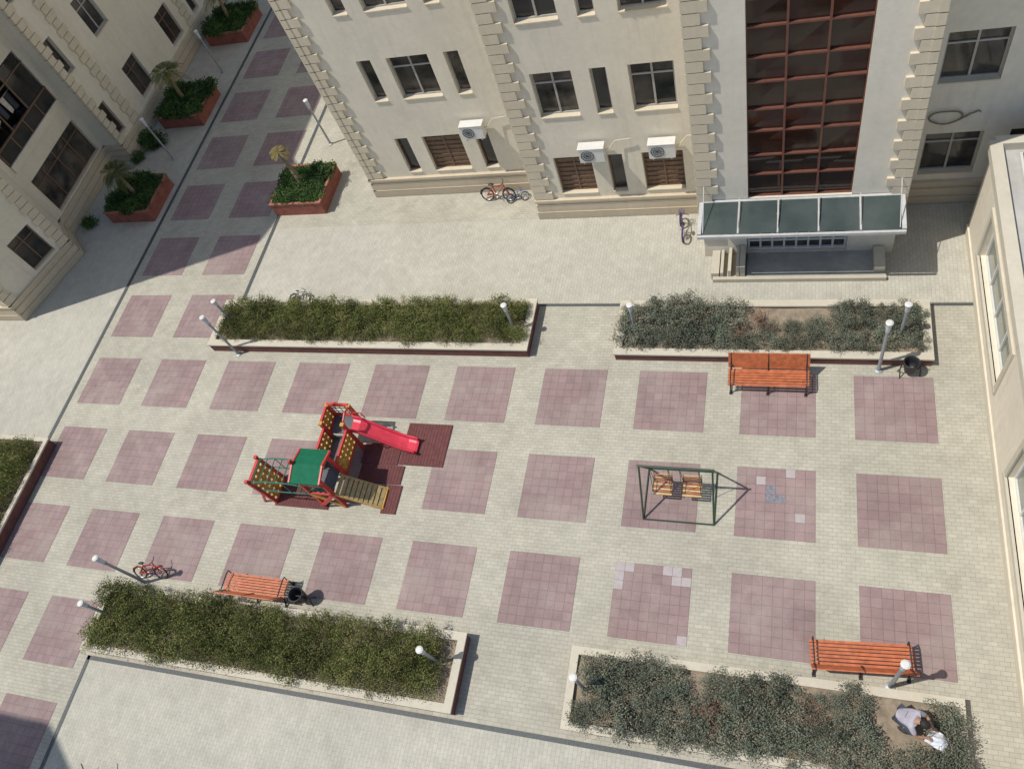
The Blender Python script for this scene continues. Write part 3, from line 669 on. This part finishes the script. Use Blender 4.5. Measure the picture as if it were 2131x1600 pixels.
for i in range(len(rows)-1):
    for k in range(len(cs)-1): b.poly([rows[i][k],rows[i+1][k],rows[i+1][k+1],rows[i][k+1]])
rows2=[[(x,yc(x)+s*.26,z+.17) for s in (-1,1)]+[(x,yc(x)+s*.24,z-.02) for s in (1,-1)] for x,z in prof]
for i in range(len(rows2)-1):
    for k in range(1,4): b.poly([rows2[i][k],rows2[i][(k+1)%4],rows2[i+1][(k+1)%4],rows2[i+1][k]])
add('slide',b.mesh('slide',M_slide),I4,pf)
b=MB()
for s in (-1,1): b.path([(13.15,yc(13.15)+s*.18,.2),(13.15,yc(13.15)+s*.18,0)],.02,6);b.path([(12.3,yc(12.3)+s*.18,.58),(12.3,yc(12.3)+s*.18,0)],.02,6)
b.path([(11.5,-1.55,1.3),(11.8,-1.57,1.32),(11.85,-1.58,1.05)],.02,6);add('slide_support',b.mesh('slide_support',M_red),I4,pf)
b=MB();n=10
for i in range(n):
    t=(i+.5)/n;b.box((11.55+1.2*t,-3.8,.95-.85*t),(.11,.68,.03),0,Matrix.Rotation(math.radians(35),3,'Y'))
for y in (-4.12,-3.48): b.bar((11.5,y,.93),(12.8,y,.03),.05,.09,1)
b.box((12.74,-3.8,.06),(.1,.72,.1),1)
add('ramp',b.mesh('ramp',[M_plank,M_yel]),I4,pf)
b=holed((9.05,-4.2,.06),(0,1,0),(-.12,0,1),.82,1.35,4,6,.045,.27);frame_red(b,(9.05,-4.2,.03),(0,1,0),(-.12,0,1),.82,1.42,.09)
for y in (-4.2,-3.38): b.box((8.86,y,1.55),(.1,.1,.12),1);b.bar((8.6,y,0),(8.95,y,.8),.06,.06,1)
add('climbing_wall',b.mesh('climbing_wall',[M_yel,M_red]),I4,pf)
b=MB()
for y in (-4.18,-3.4):
    b.path([(8.9,y,1.45),(9.5,y,1.62),(10.2,y,1.62),(10.75,y,1.5)],.022,6);b.path([(8.95,y,.95),(9.8,y,.9),(10.75,y,.95)],.02,6)
for i in range(7):
    x=9.05+i*.26;b.path([(x,-4.18,1.58),(x,-3.4,1.58)],.016,6)
    if i%2==0:
        for y in (-4.18,-3.4): b.path([(x,y,1.58),(x,y,.92)],.012,5)
add('climbing_bars',b.mesh('climbing_bars',M_teal),I4,pf)
b=MB();b.path([(10.4,-2.3,0),(10.55,-2.3,.5),(10.75,-2.3,1.2)],.02,6);b.path([(10.4,-2.8,0),(10.55,-2.8,.5),(10.75,-2.8,1.2)],.02,6)
for i in range(4): b.path([(10.43+i*.07,-2.3,.2+i*.24),(10.43+i*.07,-2.8,.2+i*.24)],.016,6)
add('ladder',b.mesh('ladder',M_teal),I4,pf)
# ------------------------------------------------------------------ swing
SM=Matrix.Translation(V((21.53,-3.0,0)));sw=thing('swing_set',SM,'dark green metal A-frame swing with two slatted seats','swing')
b=MB();xa,xb=20.6,22.47
for x in (xa,xb):
    b.path([(x,-3.75,0),(x,-2.98,1.8)],.028,6);b.path([(x,-2.22,0),(x,-2.98,1.8)],.028,6);b.path([(x,-3.73,.03),(x,-2.24,.03)],.022,6)
b.path([(xa-.05,-2.98,1.8),(xb+.05,-2.98,1.8)],.03,8);b.path([(xa,-3.75,.03),(xb,-3.75,.03)],.024,6);b.path([(xa,-2.22,.03),(xb,-2.22,.03)],.024,6)
add('frame',b.mesh('frame',M_dgreen),I4,sw)
for cx in (21.1,21.88):
    b=MB()
    for i in range(6): b.box((cx,-3.16+i*.07,.47),(.5,.05,.025),i%2)
    for i in range(4): b.box((cx,-2.77+.02*i,.54+i*.07),(.5,.02,.05),(i+1)%2)
    s=add('swing_seat',b.mesh('swing_seat',[M_yslat,M_oslat]),I4,sw)
    b=MB()
    for sx in (-.24,.24): b.path([(cx+sx,-3.12,.47),(cx+sx,-2.98,1.78)],.009,5);b.path([(cx+sx,-2.8,.5),(cx+sx,-2.98,1.78)],.009,5);b.path([(cx+sx,-3.16,.45),(cx+sx,-2.76,.45),(cx+sx,-2.70,.8)],.014,5);b.path([(cx+sx,-3.16,.62),(cx+sx,-2.74,.64)],.012,5)
    add('hanger',b.mesh('hanger',M_dgreen),I4,s)
# ------------------------------------------------------------------ person (crouching, facing local +X)
def skinned(name,chains,mat,lv=2):
    vs,es=chains;ids={k:i for i,k in enumerate(vs)}
    me=bpy.data.meshes.new(name);me.from_pydata([vs[k][0] for k in vs],[(ids[a],ids[b]) for a,b in es],[])
    o=bpy.data.objects.new(name,me);COL.objects.link(o)
    m=o.modifiers.new('s','SKIN');m.use_smooth_shade=True
    for i,k in enumerate(vs):
        r=vs[k][1];me.skin_vertices[0].data[i].radius=r if isinstance(r,tuple) else (r,r);me.skin_vertices[0].data[i].use_root=(i==0)
    sb=o.modifiers.new('u','SUBSURF');sb.levels=lv;sb.render_levels=lv
    dg=bpy.context.evaluated_depsgraph_get();dg.update();ne=bpy.data.meshes.new_from_object(o.evaluated_get(dg));bpy.data.objects.remove(o)
    ne.materials.clear();ne.materials.append(mat);ne.name=name;ne.polygons.foreach_set('use_smooth',[True]*len(ne.polygons));return ne
J={'pel':((0,0,.52),(.13,.13)),'sp1':((.08,0,.66),(.14,.11)),'sp2':((.20,0,.82),(.16,.12)),'nk0':((.30,0,.93),(.10,.08)),'nk':((.37,0,.98),(.055,.055)),'hd1':((.44,0,1.0),(.075,.08)),'hd2':((.53,0,.96),(.085,.09)),'hd3':((.59,0,.92),(.055,.06))}
ED=[('pel','sp1'),('sp1','sp2'),('sp2','nk0'),('nk0','nk'),('nk','hd1'),('hd1','hd2'),('hd2','hd3')]
for s,t in ((1,'l'),(-1,'r')):
    J.update({t+'hip':((.03,s*.11,.48),.095),t+'kn':((.40,s*.19,.50),.062),t+'an':((.12,s*.16,.10),.04),t+'ft':((.28,s*.18,.04),(.045,.03)),
     t+'sh':((.26,s*.18,.88),.06),t+'el':((.44,s*.27,.66),.042),t+'wr':((.62,s*.15,.60),.028),t+'pm':((.68,s*.12,.585),(.036,.02))})
    ED+= [('pel',t+'hip'),(t+'hip',t+'kn'),(t+'kn',t+'an'),(t+'an',t+'ft'),('sp2',t+'sh'),(t+'sh',t+'el'),(t+'el',t+'wr'),(t+'wr',t+'pm')]
    for i,(dy,l) in enumerate(((-.027,.062),(-.009,.075),(.009,.07),(.027,.055))):
        a=f'{t}f{i}';J[a+'a']=((.705,s*.12+dy,.575),.010);J[a+'b']=((.705+l*.6,s*.12+dy,.555),.009);J[a+'c']=((.705+l*.75,s*.12+dy,.52),.008)
        ED+=[(t+'pm',a+'a'),(a+'a',a+'b'),(a+'b',a+'c')]
    J[t+'ta']=((.66,s*.12-s*.04,.575),.012);J[t+'tb']=((.69,s*.12-s*.055,.55),.010);ED+=[(t+'wr',t+'ta'),(t+'ta',t+'tb')]
PP=RZ(26.68,-8.0,.30,-28,.95)
pr=thing('person',PP,'person in grey shirt crouching among shrubs holding a white bag','person')
add('body',skinned('body',(J,ED),M_skin),PP,pr)
def grow(keys,k):
    vs={}
    for a in keys:
        p,r=J[a];r=r if isinstance(r,tuple) else (r,r);vs[a]=(p,(r[0]+k,r[1]+k))
    return vs
def sub(keys): return [(a,b) for a,b in ED if a in keys and b in keys]
ks=['sp1','pel','sp2','nk0','lsh','rsh','lel','rel'];vs=grow(ks,.022);vs['lel']=((.41,.255,.70),.058);vs['rel']=((.41,-.255,.70),.058)
add('shirt',skinned('shirt',(vs,sub(ks)),M_shirt),PP,pr)
ks=['pel','lhip','rhip','lkn','rkn','lan','ran'];add('trousers',skinned('trousers',(grow(ks,.02),sub(ks)),M_trou),PP,pr)
for s in (1,-1):
    b=MB();b.lathe([(0,-.045),(.05,-.045),(.055,0),(.04,.03),(0,.04)],12,0,(.21,s*.17,.045),2.4,.95);add('shoe',b.mesh('shoe',M_shoe,True),PP,pr)
b=MB();b.lathe([(0,-.10),(.05,-.09),(.09,-.04),(.10,.0),(.092,.04),(.06,.085),(0,.10)],14);hm=b.mesh('hair',M_hair,True);add('hair',hm,PP@Matrix.Translation(V((.465,0,1.03)))@Matrix.Rotation(math.radians(25),4,'Y')@Matrix.Diagonal((1.25,1.02,.85,1)),pr)
b=MB()
for s in (-1,1): b.lathe([(0,-.012),(.01,-.008),(.012,0),(.01,.008),(0,.012)],8,1,(.605,s*.032,.945))
b.path([(.61,0,.93),(.64,0,.90),(.61,0,.89)],[.012,.016,.012],6,0);b.path([(.585,-.025,.865),(.59,0,.86),(.585,.025,.865)],.008,5,2)
for s in (-1,1): b.lathe([(0,-.03),(.015,-.02),(.02,0),(.015,.02),(0,.03)],8,0,(.50,s*.088,.96))
add('face',b.mesh('face',[M_skin,M_iron,M_red]),PP,pr)
r=random.Random(5);b=MB();g=[]
for i in range(9):
    row=[]
    for j in range(9):
        x=i/8-.5;y=j/8-.5;row.append((x*.42,y*.34,.05*math.sin(7*x+3*y)+.04*math.cos(9*y-2*x)+r.uniform(-.02,.02)-.3*(x*x+y*y)))
    g.append(row)
for i in range(8):
    for j in range(8): b.poly([g[i][j],g[i+1][j],g[i+1][j+1],g[i][j+1]])
thing('bag',PP@Matrix.Translation(V((.84,-.02,.55))),'crumpled white bag held by a person over the shrubs','bag',me=b.mesh('bag',M_bag))
# ------------------------------------------------------------------ camera, light
R=((0.948905,0.184096,-0.256296),(0.029427,-0.860275,-0.50898),(-0.314186,0.475431,-0.821737))
rt=V(R[0]);up=-V(R[1]);bk=-V(R[2])
cam=bpy.data.cameras.new('camera');cam.sensor_width=36;cam.lens=36*1641.06/2131;cam.clip_end=2000
co=bpy.data.objects.new('camera',cam);COL.objects.link(co)
Mx=Matrix((rt,up,bk)).transposed().to_4x4();Mx.translation=V((23.8579,-11.513,20.5588));co.matrix_world=Mx;scn.camera=co
el=math.radians(63);az=math.radians(21)
sd=V((-math.cos(az)*math.cos(el),-math.sin(az)*math.cos(el),math.sin(el)))
sl=bpy.data.lights.new('sun','SUN');sl.energy=3.8;sl.angle=math.radians(.5);sl.color=(1,.955,.885)
so=bpy.data.objects.new('sun',sl);COL.objects.link(so);so.rotation_euler=sd.to_track_quat('Z','Y').to_euler();so.location=(0,0,40)
w=bpy.data.worlds.new('World');scn.world=w;w.use_nodes=True;nt=w.node_tree;bg=nt.nodes['Background']
sk=nt.nodes.new('ShaderNodeTexSky');sk.sky_type='NISHITA';sk.sun_disc=False;sk.sun_elevation=el;sk.sun_rotation=math.radians(249)
nt.links.new(sk.outputs[0],bg.inputs[0]);bg.inputs[1].default_value=.13
scn.view_settings.view_transform='Standard';scn.view_settings.look='None';scn.view_settings.exposure=0
